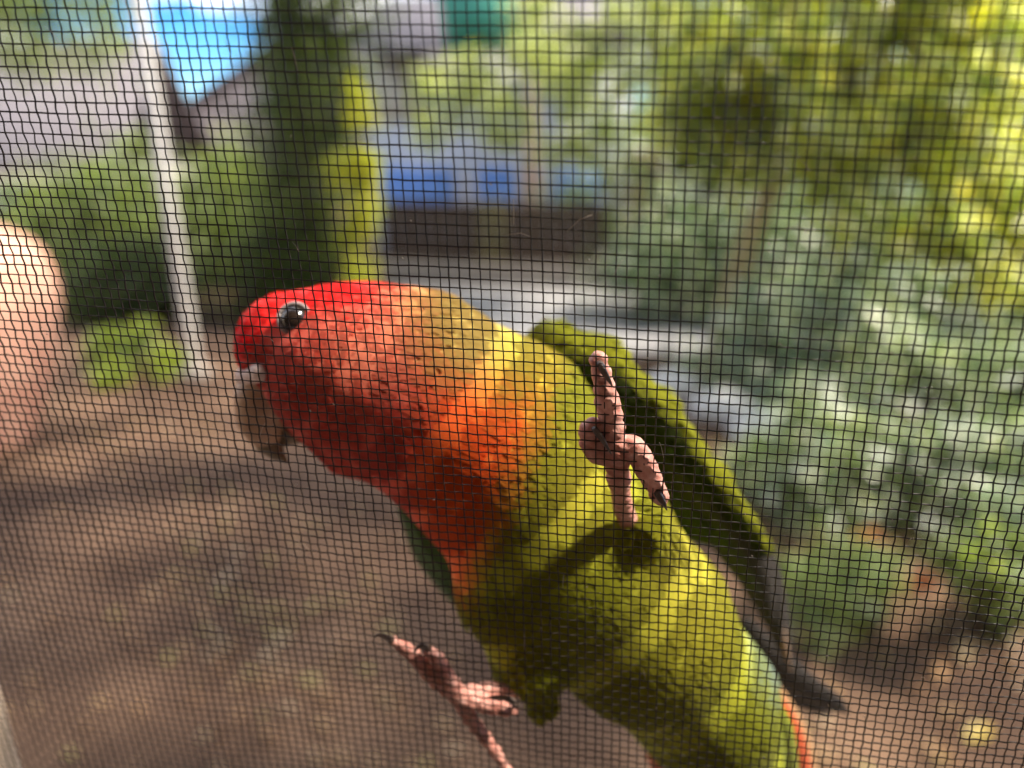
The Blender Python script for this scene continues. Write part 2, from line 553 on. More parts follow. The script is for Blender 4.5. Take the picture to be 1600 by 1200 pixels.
# terracotta urn at the left border
uc = gnd(-22, 690)
ur = empty('clay_urn', (uc[0], uc[1], 0))
tag(ur, 'large sunlit peach clay urn cut by the left border', 'urn')
prof = np.array([(0.0, 0.0), (0.19, 0.0), (0.22, 0.03), (0.27, 0.15), (0.36, 0.38), (0.41, 0.58), (0.435, 0.72), (0.42, 0.86), (0.37, 0.96), (0.28, 1.03), (0.22, 1.05), (0.23, 1.07), (0.22, 1.085), (0.19, 1.08), (0.18, 1.02), (0.0, 0.98)])
pf = catmull(np.column_stack([prof, np.zeros(len(prof))]), 60)[:, :2]
pf[:, 0] = np.maximum(pf[:, 0], 0)
lathe('vessel', pf * np.array([1.06, 1.03]), (uc[0], uc[1], 0), M['terracotta'], ur)
lathe('soil_fill', np.array([(0.186, 0.0), (0.09, 0.012), (0.0, 0.02)]), (uc[0], uc[1], 1.05), M['soil'], ur)

# dark column of leaves with a bright right edge
cb = at(490, 470, 5.6)
blobs = []
rr = np.random.default_rng(12)
for i in range(26):
    f = i / 25
    yy = 450 - f * 520
    wd = 52 + 22 * math.sin(f * 3.1) + (40 if f > 0.85 else 0)
    p = at(480 + rr.uniform(-28, 28) + 4 * f, yy, 5.6 + rr.uniform(-0.2, 0.2))
    s = wd * mpp(p)
    blobs.append((*p, s, s, s * 0.9))
tree('column_tree', 'dark leafy column with a sunlit lime edge above the bird head', cb,
     [(cb[0], 5.6, 0), (cb[0], 5.6, 1.2), (cb[0] + 0.03, 5.6, 2.2), (cb[0], 5.6, 3.2)], 0.09, blobs, 12000, 0.075, DARK + MID[:2], 51, limbs=4)
for k, (x, y) in enumerate(((552, 110), (560, 200), (566, 290), (560, 400))):
    pass
shrub('sunlit_edge_leaves', 'narrow lime leaves added as the sunlit right edge of the dark leafy column', (558, 270), 5.2, 14, 190, 14, 20, 1800, 0.075, LIME, 52, dy=0.1)  # lime leaves paint the sunlit side of the column

# ------------------------------------------------------------------ shed, low fence, middle trees
sh = empty('garden_shed', (*at(780, 300, 9.6)[:2], 0))
tag(sh, 'pale blue garden shed with a teal roof behind the low brown fence', 'shed')
sx0, sx1 = at(575, 200, 9.6)[0], at(985, 200, 9.6)[0]
sz = at(700, 72, 9.6)[2]
box('wall', ((sx0 + sx1) / 2, 10.85, sz / 2), (sx1 - sx0, 2.4, sz), M['pale_blue'], sh)
for (xa, xb) in ((595, 708), (748, 802), (866, 938)):
    a, b = at(xa, 262, 9.6), at(xb, 340, 9.6)
    box('lower_panel', ((a[0] + b[0]) / 2, 9.63, (a[2] + b[2]) / 2), (b[0] - a[0], 0.05, a[2] - b[2]), M['blue_paint'], sh)
a, b = at(580, 90, 9.6), at(660, 190, 9.6)
wf = box('window', ((a[0] + b[0]) / 2, 9.63, (a[2] + b[2]) / 2), (b[0] - a[0], 0.06, a[2] - b[2]), M['white_paint'], sh)  # blank white panel, added to brighten this part of the wall
V, F = box_arrays(((sx0 + sx1) / 2 - 0.1, 10.1, sz + 0.38), (sx1 - sx0 + 0.2, 3.3, 0.08), 0, 0.33)
link('roof', mesh('roof', V, F), M['grey_roof'], sh, smooth=False)
a, b = at(690, -20, 8.35), at(806, 84, 8.35)
box('awning', ((a[0] + b[0]) / 2, 8.35, (a[2] + b[2]) / 2), (b[0] - a[0], 0.06, a[2] - b[2]), M['teal'], sh, 0, 0, 0.5)
pp = at(832, 70, 8.9)
box('porch_post', (pp[0], 8.9, 1.42), (0.16, 0.16, 2.84), M['pink_wood'], sh)

fe = empty('low_fence', (*at(770, 440, 7.3)[:2], 0))
tag(fe, 'low dark brown board fence on a concrete footing behind the bird', 'fence')
fx0, fx1 = at(598, 380, 7.3)[0], at(945, 380, 7.3)[0]
z0, z1 = at(770, 412, 7.3)[2], at(770, 318, 7.3)[2]
box('footing', ((fx0 + fx1) / 2, 7.42, z0 / 2), (fx1 - fx0 + 0.06, 0.30, z0), M['concrete'], fe, 0, 0.01)
NB = 16
bw = (fx1 - fx0) / NB
bme = None
for i in range(NB):
    if i in (7, 8):
        continue
    x = fx0 + (i + 0.5) * bw
    if bme is None:
        b = box('board', (0, 0, 0), (bw - 0.012, 0.028, z1 - z0 - 0.004), M['brown_wood'], None, 0, 0.004)
        bme = b.data
        b.parent = fe
    else:
        b = bpy.data.objects.new('board', bme)
        COL.objects.link(b)
        b.parent = fe
    b.location = (x - fe.location[0], 7.36 + 0.004 * (i % 2) - fe.location[1], (z0 + z1) / 2 + 0.002)
for x in (fx0 + 7.5 * bw, fx0 + 8.5 * bw):
    box('post', (x, 7.37, (z0 + z1) / 2 + 0.012), (bw * 0.86, 0.10, z1 - z0 + 0.02), M['olive_wood'], fe, 0, 0.006)
for zz in (z0 + 0.12, z1 - 0.12):
    box('rail', ((fx0 + fx1) / 2, 7.44, zz), (fx1 - fx0, 0.05, 0.07), M['brown_wood'], fe)

mt = at(1010, 420, 6.4)
tree('hanging_tree', 'slender tree with pale green sprays hanging before the shed', mt,
     [(mt[0], 6.4, 0), (mt[0] + 0.05, 6.4, 1.3), (mt[0] - 0.1, 6.4, 2.4), (mt[0] - 0.3, 6.4, 3.6)], 0.07,
     blob_set((900, 110), 6.3, 61, 18, 170, 130, 34, 0.5) + blob_set((720, 170), 6.6, 62, 6, 60, 90, 24, 0.3), 4200, 0.10, PALE + LIME[:1] + TEAL[3:] + SILVER_GLINT[1:2] + SILVER_GLINT[3:], 63, limbs=7, shell=0.3)

# big tree on the right
bt = gnd(1120, 560)
bt[2] = 0
tpth = [bt, at(1160, 400, bt[1] - 0.15), at(1235, 230, bt[1] - 0.35), at(1330, 20, bt[1] - 0.6), at(1400, -200, bt[1] - 0.8)]
bl = (blob_set((1350, 50), 4.0, 71, 34, 300, 150, 40, 0.9) + blob_set((1430, 260), 3.7, 72, 18, 200, 130, 36, 0.6)
      + blob_set((1130, 130), 4.4, 73, 12, 100, 130, 34, 0.4) + blob_set((1560, 380), 3.4, 74, 8, 70, 90, 34, 0.4))
rb = np.random.default_rng(76)
for i in range(54):             # unseen rest of its crown, added to dapple the ground with shade
    q = np.array([rb.uniform(-0.5, 2.3), rb.uniform(1.2, 5.0), rb.uniform(2.9, 4.2)])
    s_ = rb.uniform(0.08, 0.22)
    if np.linalg.norm((q - SUN * q[2] / SUN[2] - gnd(330, 625))[:2]) < 0.75:
        continue            # a gap of sun at the foot of the post
    bl.append((*q, s_ * 2.2, s_, s_ * 0.6))
for i in range(18):  # more unseen leaves, added to shade the nearer soil
    q = np.array([rb.uniform(1.2, 2.8), rb.uniform(1.05, 2.3), rb.uniform(2.9, 3.6)])
    s_ = rb.uniform(0.08, 0.18)
    bl.append((*q, s_ * 2.2, s_, s_ * 0.6))
tree('leaning_tree', 'leaning tree with sunlit yellow green leaves filling the upper right', bt, tpth, 0.085, bl, 22000, 0.11, LIME + PALE + MID[:1] + [(0.72, 0.70, 0.40)] + SILVER_GLINT[3:], 75,  # palest leaf colours stand in for sky holes and glints
     bark='pale_bark', limbs=16, shell=0.2, leafmat='leaf_sun')
HG = MID + TEAL + PALE + SILVER_GLINT[1:2]
ft = at(1380, 300, 10)
tree('far_tree', 'far tree with dense mid green crown closing the sky at upper right', ft, [(ft[0], 10, 0), (ft[0], 10, 1.5), (ft[0] + 0.1, 10, 3), (ft[0], 10, 4.3)], 0.2,
     blob_set((1350, 60), 10, 66, 30, 330, 150, 70, 1.0), 3200, 0.19, PALE + LIME[2:3] + MID + SILVER_GLINT[1:2], 67, limbs=6)
shrub('hedge_shrub', 'tall mid green shrub behind the dark blue green shrub beside the fence', (1080, 290), 8.0, 130, 110, 20, 56, 4800, 0.14, HG, 77)
shrub('hedge_shrub', 'tall mid green shrub seen under the crown of the leaning tree', (1340, 300), 7.6, 150, 120, 20, 56, 4800, 0.14, HG, 78)
shrub('hedge_shrub', 'tall mid green shrub at the right border under the yellow leaves', (1590, 320), 7.0, 130, 120, 20, 56, 4800, 0.14, HG, 79)
shrub('teal_shrub', 'dark blue green shrub right of the low brown fence', (1080, 400), 6.0, 120, 85, 18, 44, 4200, 0.11, TEAL + SILVER_GLINT[:2] + DARK[:1], 81, leafmat='leaf_gloss')
shrub('teal_shrub', 'dark blue green shrub under the leaning tree at right', (1330, 420), 6.2, 140, 90, 18, 46, 4200, 0.11, TEAL + SILVER_GLINT[:2] + MID[:1], 82, leafmat='leaf_gloss')
shrub('silver_shrub', 'taller silvery shrub at the right border just under the yellow leaves', (1530, 500), 5.4, 130, 100, 18, 44, 3600, 0.11, SILVER_GLINT + SILVER_GLINT[3:] + TEAL[:2], 83, leafmat='leaf_gloss')
shrub('silver_shrub', 'shrub with pale silvery leaves right of the bird back', (1260, 570), 4.1, 170, 80, 20, 42, 4500, 0.11, SILVER_GLINT + SILVER_GLINT[1:2] + TEAL[:2], 84, leafmat='leaf_gloss')
shrub('silver_shrub', 'pale leaved shrub at the right border above the low grey green shrub', (1550, 610), 4.2, 130, 60, 14, 40, 2600, 0.10, SILVER_GLINT + TEAL[:2] + PALE[:1], 89, leafmat='leaf_gloss')
shrub('silver_shrub', 'low shrub with grey green leaves at lower right border', (1530, 740), 2.7, 130, 85, 16, 42, 2600, 0.085, SILVER_GLINT + SILVER_GLINT[3:] + TEAL + MID[:2], 85, leafmat='leaf_gloss')
shrub('low_plant', 'low green plant with orange flowers right of the wing', (1310, 770), 2.7, 130, 85, 16, 40, 2600, 0.085, MID + TEAL + PALE + SILVER_GLINT + SILVER_GLINT[3:], 86, cat='plant', leafmat='leaf_gloss')


shrub('low_plant', 'small pale green plant in the lower right corner', (1560, 900), 1.95, 70, 50, 9, 30, 1500, 0.055, PALE + MID + SILVER_GLINT[:1], 87, cat='plant')
shrub('low_plant', 'small mid green plant below the orange flower nearer the wing', (1320, 910), 2.05, 80, 45, 9, 30, 1500, 0.055, PALE + MID + TEAL, 88, cat='plant')
rl = np.random.default_rng(90)
nl = 5200
lx_ = rl.uniform(-3.0, 3.5, nl)
ly_ = 0.7 + 5.5 * rl.random(nl) ** 1.4
dens = np.sin(lx_ * 2.1 + 1) * np.sin(ly_ * 2.7) + 0.5 * np.sin(lx_ * 5 + ly_ * 4) + 0.25 * lx_
kp = dens + rl.normal(size=nl) * 0.5 > -0.1
lx_, ly_ = lx_[kp], ly_[kp]
nl = len(lx_)
an = rl.uniform(0, 2 * np.pi, nl)
sz_ = rl.uniform(0.015, 0.04, nl)
dd = np.stack([np.cos(an), np.sin(an), rl.normal(size=nl) * 0.15], 1) * sz_[:, None]
bb = np.stack([-np.sin(an), np.cos(an), rl.normal(size=nl) * 0.2], 1) * sz_[:, None] * 0.45
c0 = np.stack([lx_, ly_, 0.012 + 0.012 * rl.random(nl)], 1)
V = np.stack([c0 - dd, c0 + bb + [0, 0, 0.006], c0 + dd, c0 - bb + [0, 0, 0.006]], 1).reshape(-1, 3)
i4 = np.arange(nl)[:, None] * 4
me = mesh('leaf_litter', V, np.vstack([i4 + np.array([0, 1, 2]), i4 + np.array([0, 2, 3])]))
lc = np.array([(0.34, 0.21, 0.12), (0.45, 0.31, 0.18), (0.24, 0.14, 0.085), (0.40, 0.36, 0.15), (0.52, 0.42, 0.3)])[rl.integers(0, 5, nl)]
set_col(me, np.repeat(lc, 4, axis=0))
tag(link('leaf_litter', me, M['leaf'], smooth=False), 'dry brown leaf litter scattered over the soil', 'leaf litter', kind='stuff')

# ------------------------------------------------------------------ stones, flowers, fallen leaves
def stone(px, s, seed, label):
    c = gnd(*px)
    r = np.random.default_rng(seed)
    bm = bmesh.new()
    bmesh.ops.create_icosphere(bm, subdivisions=3, radius=1)
    off = r.normal(size=(6, 3))
    for v in bm.verts:
        d = np.array(v.co)
        k = 1 + sum(0.09 * math.sin(2.2 * (d @ o) + i) for i, o in enumerate(off))
        v.co = Vector(d * k * np.array(s) + np.array([c[0], c[1], s[2] * 0.55]))
    me = bpy.data.meshes.new('stone')
    bm.to_mesh(me)
    bm.free()
    tag(link('stone', me, M['pale_stone']), label, 'stone', 'pale stones edging the bed')


stone((1040, 618), (0.20, 0.13, 0.10), 1, 'pale edging stone nearest the bird back')
stone((1118, 650), (0.19, 0.12, 0.11), 2, 'pale edging stone between two others right of the bird back')
stone((1200, 690), (0.18, 0.12, 0.10), 3, 'pale edging stone farthest right of the three by the silvery shrub')


def flower(c, s, col, label, seed):
    t = empty('flower', (c[0], c[1], 0))
    tag(t, label, 'flower', 'orange flowers in the low plants')
    tube('stem', [(c[0], c[1], 0), (c[0] + 0.01, c[1], c[2] * 0.6), c], [0.004, 0.003, 0.002], M['bark'], t, 5, 6)
    r = np.random.default_rng(seed)
    for i in range(6):
        a = i * math.pi / 3 + r.uniform(-0.15, 0.15)
        d = np.array([math.cos(a), -0.35, math.sin(a)])
        d /= np.linalg.norm(d)
        b = np.cross(d, (0.1, -1, 0.25))
        b /= np.linalg.norm(b)
        nn = np.cross(d, b)
        V = np.array([c, c + d * s * 0.5 + b * s * 0.28 + nn * s * 0.06, c + d * s, c + d * s * 0.5 - b * s * 0.28 + nn * s * 0.06])
        me = mesh('petal', V, np.array([[0, 1, 2], [0, 2, 3]]))
        set_col(me, np.tile(np.array(col) * r.uniform(0.85, 1.15), (4, 1)))
        link('petal', me, M['flower'], t)


flower(at(1352, 835, 2.1), 0.055, (0.75, 0.28, 0.12), 'pale orange flower nearer the wing edge', 1)
flower(at(1442, 905, 1.85), 0.05, (0.78, 0.25, 0.10), 'deep orange flower lower right among the low plants', 2)


def fallen(px, s, ang, col, label):
    c = gnd(*px, z=0.012)
    d = np.array([math.cos(ang), math.sin(ang), 0.05])
    b = np.array([-math.sin(ang), math.cos(ang), 0.12])
    P = []
    for t in np.linspace(-1, 1, 7):
        w = 0.42 * (1 - t * t) ** 0.8
        P += [c + s * (d * t + b * w + np.array([0, 0, 0.25 * w])), c + s * d * t, c + s * (d * t - b * w + np.array([0, 0, 0.25 * w]))]
    F = []
    for i in range(6):
        for j in range(2):
            F.append([i * 3 + j, i * 3 + j + 1, i * 3 + j + 4, i * 3 + j + 3])
    me = mesh('fallen_leaf', np.array(P), np.array(F))
    set_col(me, np.tile(col, (len(P), 1)))
    tag(link('fallen_leaf', me, M['leaf']), label, 'leaf', 'fallen leaves on the soil')


fallen((1530, 1145), 0.05, 0.5, (0.62, 0.48, 0.12), 'yellow fallen leaf on the soil at the lower right corner')
fallen((1300, 1080), 0.035, 2.1, (0.45, 0.30, 0.16), 'tan fallen leaf on the soil right of the dark wing tip')
fallen((1470, 1050), 0.04, 1.2, (0.55, 0.34, 0.18), 'russet fallen leaf on the soil below the orange flowers')
# ------------------------------------------------------------------ lovebird
MM = 0.001


def bp(x, y, off, r=0.0):       # bird point from picture place and distance beyond the screen in mm; radius in px
    p = at(x, y, off * MM)
    return p, r * mpp(p)


def d_cone(P, a, b):
    (pa, ra), (pb, rb) = a, b
    ab = pb - pa
    t = np.clip(((P - pa) @ ab) / (ab @ ab), 0, 1)
    return np.linalg.norm(P - pa - t[:, None] * ab, axis=1) - (ra + (rb - ra) * t)


def smin(a, b, k):
    h = np.clip(0.5 + 0.5 * (b - a) / k, 0, 1)
    return b * (1 - h) + a * h - k * h * (1 - h)


def field(prims, P, k):
    d = None
    for pr in prims:
        e = d_cone(P, pr[0], pr[1])
        kk = pr[2] if len(pr) > 2 else k
        d = e if d is None else smin(d, e, kk)
    return d


def surface(prims, k, h, bump=None, pad=0.004):
    """one continuous skin (surface nets) round a set of tapered limbs"""
    pts = np.array([e[0] for pr in prims for e in pr[:2]])
    rs = max(e[1] for pr in prims for e in pr[:2])
    lo, hi = pts.min(0) - rs - pad, pts.max(0) + rs + pad
    n = np.ceil((hi - lo) / h).astype(int) + 1
    ax = [lo[i] + np.arange(n[i]) * h for i in range(3)]
    G = np.stack(np.meshgrid(*ax, indexing='ij'), -1).reshape(-1, 3)
    D = field(prims, G, k)
    if bump is not None:
        D = D + bump(G)
    D = D.reshape(n)
    ins = D < 0
    m = n - 1
    cnt = np.zeros(m)
    acc = np.zeros((*m, 3))
    offs = [(i, j, l) for i in (0, 1) for j in (0, 1) for l in (0, 1)]

    def sub(o):
        return tuple(slice(o[i], o[i] + m[i]) for i in range(3))
    for a in offs:
        for q in range(3):
            if a[q] == 0:
                b = list(a)
                b[q] = 1
                da, db = D[sub(a)], D[sub(b)]
                cr_ = (da < 0) != (db < 0)
                t = np.where(cr_, da / np.where(cr_, da - db, 1), 0)
                pos = np.zeros((*m, 3)) + np.array(a, float)
                pos[..., q] += t
                acc += np.where(cr_[..., None], pos, 0)
                cnt += cr_
    act = cnt > 0
    idx = -np.ones(m, int)
    idx[act] = np.arange(act.sum())
    cell = np.argwhere(act)
    V = lo + (cell + acc[act] / cnt[act][:, None]) * h
    Fs = []
    for q in range(3):
        u, w = (q + 1) % 3, (q + 2) % 3
        s0 = [slice(1, m[i]) for i in range(3)]
        s1 = list(s0)
        s0[q] = slice(0, m[q])
        s1[q] = slice(1, m[q] + 1)
        A, B = ins[tuple(s0)], ins[tuple(s1)]
        for flip in (False, True):
            c = np.argwhere((A & ~B) if not flip else (~A & B))
            if not len(c):
                continue
            c = c + np.array([0 if i == q else 1 for i in range(3)])

            def nb(du, dw):
                e = c.copy()
                e[:, u] -= du
                e[:, w] -= dw
                return idx[e[:, 0], e[:, 1], e[:, 2]]
            f = np.stack([nb(1, 1), nb(0, 1), nb(0, 0), nb(1, 0)], 1)
            Fs.append(f if not flip else f[:, ::-1])
    F = np.vstack(Fs)
    return V, F


def sstep(a, b, x):
    t = np.clip((x - a) / (b - a), 0, 1)
    return t * t * (3 - 2 * t)


def to_px(P):                   # places on the bird's flat side, as if seen square on: a map for its colour pattern
    P = np.array(P, float).copy()
    P[:, 1] = 0.024
    d = P - CAM
    lx = d @ rgt
    ly = -(d @ up)
    lz = d @ FWD
    return 800 + FPX * lx / lz, 600 + FPX * ly / lz


def line_side(x, y, a, b):      # signed distance in px, positive on the right of a -> b as drawn (y down)
    dx, dy = b[0] - a[0], b[1] - a[1]
    L = math.hypot(dx, dy)
    return ((x - a[0]) * (-dy) + (y - a[1]) * dx) / L


def plumage_colour(P, seed=0):
    r = np.random.default_rng(seed)
    x, y = to_px(P)
    x = x + r.normal(size=len(x)) * 5
    y = y + r.normal(size=len(y)) * 5
    C = np.zeros((len(x), 3))
    green = np.array([0.285, 0.30, 0.012])
    yel = np.array([0.40, 0.355, 0.03])
    C[:] = green
    # yellower flank and belly
    w = np.exp(-(((x - 1080) / 110) ** 2 + ((y - 880) / 130) ** 2))
    w = np.maximum(w, np.exp(-(((x - 900) / 80) ** 2 + ((y - 720) / 90) ** 2)))
    C += w[:, None] * (yel - C)
    w = np.exp(-(((x - 1206) / 26) ** 2 + ((y - 1000) / 60) ** 2)) * 0.8
    C += w[:, None] * (np.array([0.33, 0.50, 0.42]) - C)
    w = np.exp(-(((x - 1226) / 20) ** 2 + ((y - 1030) / 40) ** 2))
    C += w[:, None] * (np.array([0.25, 0.42, 0.85]) - C)
    # orange breast: left of the line from the nape side down to the breast corner
    s = line_side(x, y, (868, 560), (742, 880))
    w = sstep(-26, 26, s) * sstep(905, 855, y - 0.15 * (x - 720))
    C += w[:, None] * (np.array([0.86, 0.135, 0.02]) - C)
    # rim of yellow orange before the green
    w = np.exp(-((s - 8) / 22) ** 2) * sstep(840, 700, y) * 0.6
    C += w[:, None] * (np.array([0.66, 0.36, 0.04]) - C)
    # face: redder
    w = sstep(735, 640, x + 0.10 * (y - 600)) * sstep(-20, 20, s)
    C += w[:, None] * (np.array([0.70, 0.10, 0.07]) - C)
    # salmon ear coverts behind the eye
    w = np.exp(-(((x - 610) / 75) ** 2 + ((y - 520) / 60) ** 2)) * 0.8
    C += w[:, None] * (np.array([0.70, 0.22, 0.125]) - C)
    # golden nape and olive hind neck
    q = line_side(x, y, (618, 425), (716, 590))
    q2 = line_side(x, y, (690, 578), (880, 556))
    w = sstep(45, -50, q) * sstep(35, -45, q2)
    C += w[:, None] * (np.array([0.42, 0.29, 0.075]) - C)
    w = sstep(735, 820, x) * sstep(640, 560, y) * 0.75
    C += w[:, None] * (np.array([0.36, 0.36, 0.03]) - C)
    # red forehead and crown
    w = sstep(12, -14, line_side(x, y, (345, 600), (470, 462)) * -1 - 46) * 0
    e = np.hypot((x - 545) / 178, (y - 590) / 152)
    w = sstep(0.74, 0.86, e) * sstep(610, 560, x) * sstep(640, 585, y)
    C += w[:, None] * (np.array([0.82, 0.012, 0.010]) - C)
    # pale chin by the bill
    w = np.exp(-(((x - 455) / 26) ** 2 + ((y - 640) / 40) ** 2)) * 0.35
    C += w[:, None] * (np.array([0.55, 0.25, 0.2]) - C)
    C *= r.uniform(0.93, 1.07, (len(x), 1))
    return np.clip(C * 0.88, 0.004, 1)


HEADP = [((548, 572, 25, 130), (640, 604, 27, 146)), ((454, 538, 24, 82), (548, 572, 25, 128)), ((503, 630, 24, 60), (556, 658, 25, 84)),
         ((640, 604, 27, 146), (770, 690, 29, 160)), ((770, 690, 29, 160), (885, 855, 28, 158)), ((885, 855, 28, 158), (995, 970, 28, 136)),
         ((995, 970, 28, 136), (1092, 1085, 29, 108)), ((1092, 1085, 29, 108), (1155, 1230, 34, 82)), ((1155, 1230, 34, 82), (1190, 1330, 34, 40)),
         ((800, 925, 19, 84), (828, 1020, 14, 56)), ((1010, 900, 27, 60), (995, 822, 17, 22)), ((828, 1020, 14, 56), (840, 1090, 12, 22)), ((1015, 870, 22, 46), (1004, 818, 14, 20))]
KS = (0.004, 0.003, 0.003, 0.005, 0.005, 0.005, 0.005, 0.005, 0.004, 0.005, 0.004, 0.003, 0.003)
BODY = [(bp(*a), bp(*b), KS[i]) for i, (a, b) in enumerate(HEADP)]
KB = 0.007
lb = empty('lovebird', at(965, 705, 2))
tag(lb, 'green lovebird with red and orange head clinging to the outside of the insect screen', 'bird')


def fluff(P):
    x = P * 1000
    return (0.00014 * np.sin(x[:, 0] * 0.55 + x[:, 1] * 0.4 + 1) * np.sin(x[:, 2] * 0.5 + x[:, 1] * 0.3)
            + 0.00006 * np.sin(x[:, 0] * 1.3 - x[:, 2] * 1.1) * np.sin(x[:, 1] * 1.2 + x[:, 2]))


BV, BF = surface(BODY, KB, 0.0011, fluff)
me = mesh('body', BV, BF)
set_col(me, plumage_colour(BV, 1))
body = link('body', me, M['body'], lb)


def grad(P, h=2e-4):
    out = np.zeros_like(P)
    for i in range(3):
        e = np.zeros(3)
        e[i] = h
        out[:, i] = field(BODY, P + e, KB) - field(BODY, P - e, KB)
    return out / np.linalg.norm(out, axis=1)[:, None]


# lie of the feathers: from bill to tail along the spine
SP = np.array([bp(*q)[0] for q in ((400, 600, 24), (470, 530, 24), (560, 540, 25), (650, 600, 27), (775, 690, 32), (905, 850, 35), (1005, 965, 35), (1095, 1085, 34), (1160, 1230, 34), (1190, 1330, 34))])
ST = np.gradient(SP, axis=0)
ST /= np.linalg.norm(ST, axis=1)[:, None]


def contour_feathers(name, n, seed):
    r = np.random.default_rng(seed)
    tri = tris(BF)
    a, b, c = BV[tri[:, 0]], BV[tri[:, 1]], BV[tri[:, 2]]
    ar = np.linalg.norm(np.cross(b - a, c - a), axis=1)
    k = r.choice(len(tri), n, p=ar / ar.sum())
    u, v = r.random(n), r.random(n)
    f = u + v > 1
    u[f], v[f] = 1 - u[f], 1 - v[f]
    P = a[k] + u[:, None] * (b[k] - a[k]) + v[:, None] * (c[k] - a[k])
    N = grad(P)
    dd = np.linalg.norm(P[:, None, :] - SP[None], axis=2)
    w = np.exp(-(dd / 0.012) ** 2) + 1e-9
    T = (w[:, :, None] * ST[None]).sum(1)
    T = T / np.linalg.norm(T, axis=1)[:, None]
    T = T - (T * N).sum(1)[:, None] * N + r.normal(size=(n, 3)) * 0.16
    T -= (T * N).sum(1)[:, None] * N
    T /= np.linalg.norm(T, axis=1)[:, None]
    B = np.cross(N, T)
    x, y = to_px(P)
    head = sstep(700, 560, x + 0.3 * (y - 600))
    L = (0.0038 * (1 - head) + 0.0019 * head) * r.uniform(0.7, 1.25, n)
    W = L * r.uniform(0.42, 0.6, n)
    # keep clear of eye and bill
    keep = (np.hypot(x - 461, y - 498) > 27) & ~((x < 446) & (y > 590))
    P, N, T, B, L, W = P[keep], N[keep], T[keep], B[keep], L[keep], W[keep]
    n = len(P)
    L, W = L[:, None], W[:, None]
    lift = (0.006 + 0.014 * r.random((n, 1)))
    A0 = P - N * 0.00025
    A1 = P + T * L * 0.5 + N * (L * lift + 0.00008)
    A2 = P + T * L + N * (L * lift * 0.9 + 0.00003)
    V = np.stack([A0 - B * W * 0.22, A0 + B * W * 0.22, A1 + B * W * 0.5 - N * W * 0.08, A1 - B * W * 0.5 - N * W * 0.08,
                  A2 + B * W * 0.14, A2 - B * W * 0.14], 1).reshape(-1, 3)
    i = np.arange(n)[:, None] * 6
    F = np.vstack([i + np.array([3, 2, 1, 0]), i + np.array([5, 4, 2, 3])])
    me = mesh(name, V, F)
    C = plumage_colour(P + T * L * 0.5, seed + 1)
    C = np.repeat(C, 6, axis=0).reshape(n, 6, 3)
    C[:, 4:] *= 1.08
    set_col(me, C.reshape(-1, 3))
    o = tag(link(name, me, M['plumage'], lb), kind='stuff')
    me.normals_split_custom_set_from_vertices(np.repeat(N, 6, axis=0).tolist())
    o.cycles.shadow_terminator_geometry_offset = 0.8
    o.cycles.shadow_terminator_offset = 0.2
    return o


contour_feathers('plumage', 34000, 5)


# single long feathers
def feather(name, pts, w0, w1, wt, col, parent, nrm=(0, -1, 0), tipcol=None, edge=None, camber=0.18, thick=0.0003, n=12):
    """pts: picture places with distance beyond screen; widths in px at root, middle and before the tip"""
    P = catmull([bp(*p)[0] for p in pts], n)
    T = np.gradient(P, axis=0)
    T /= np.linalg.norm(T, axis=1)[:, None]
    Nn = np.asarray(nrm, float)
    B = np.cross(T, Nn)
    B /= np.linalg.norm(B, axis=1)[:, None]
    Nn = np.cross(B, T)
    t = np.linspace(0, 1, n)
    s = np.array([mpp(p) for p in P])
    W = np.interp(t, [0, 0.4, 0.8, 0.93, 1], [w0, w1, wt, wt * 0.62, wt * 0.12]) * s * 0.5
    cols_ = np.linspace(-1, 1, 5)
    V, C = [], []
    col = np.array(col, float)
    for side in (1, -1):
        for i in range(n):
            for q in cols_:
                V.append(P[i] + B[i] * W[i] * q - Nn[i] * W[i] * camber * q * q + Nn[i] * side * thick * (0.5 + 1.2 * (abs(q) < 0.1)))
                c = col.copy()
                if tipcol is not None:
                    c = c + (np.array(tipcol) - c) * sstep(0.55, 0.95, t[i])
                if edge is not None and q > 0.4:
                    c = c + (np.array(edge) - c) * 0.85
                C.append(c)
    F = []
    m = len(cols_)
    for i in range(n - 1):
        for j in range(m - 1):
            a = i * m + j
            F.append([a, a + 1, a + m + 1, a + m])
            b = n * m + a
            F.append([b, b + m, b + m + 1, b + 1])
    for i in range(n - 1):
        for j, fl in ((0, 0), (m - 1, 1)):
            a, b = i * m + j, n * m + i * m + j
            f = [a, a + m, b + m, b]
            F.append(f if not fl else f[::-1])
    me = mesh(name, np.array(V), np.array(F))
    set_col(me, C)
    return link(name, me, M['quill'], parent)


LG, DG, BR, TAN_LIT = (0.31, 0.32, 0.018), (0.05, 0.09, 0.012), (0.034, 0.029, 0.027), (0.42, 0.29, 0.2)
# wing on the right of the picture: rounded leading edge, covert shafts, dark flight feathers
WG = [((862, 556, 41, 40), (925, 572, 41, 42), 0.003), ((925, 572, 41, 42), (1014, 640, 43, 32), 0.003), ((1014, 640, 43, 32), (1106, 742, 44, 20), 0.003),
      ((1106, 742, 44, 20), (1184, 842, 46, 10), 0.003), ((862, 556, 43, 40), (800, 610, 47, 50), 0.004), ((862, 580, 44, 38), (960, 660, 46, 40), 0.003)]
WP = [(bp(*a), bp(*b), k) for a, b, k in WG]
WV, WF = surface(WP, 0.003, 0.0008)
r_ = np.random.default_rng(3)
wx, wy = to_px(WV)


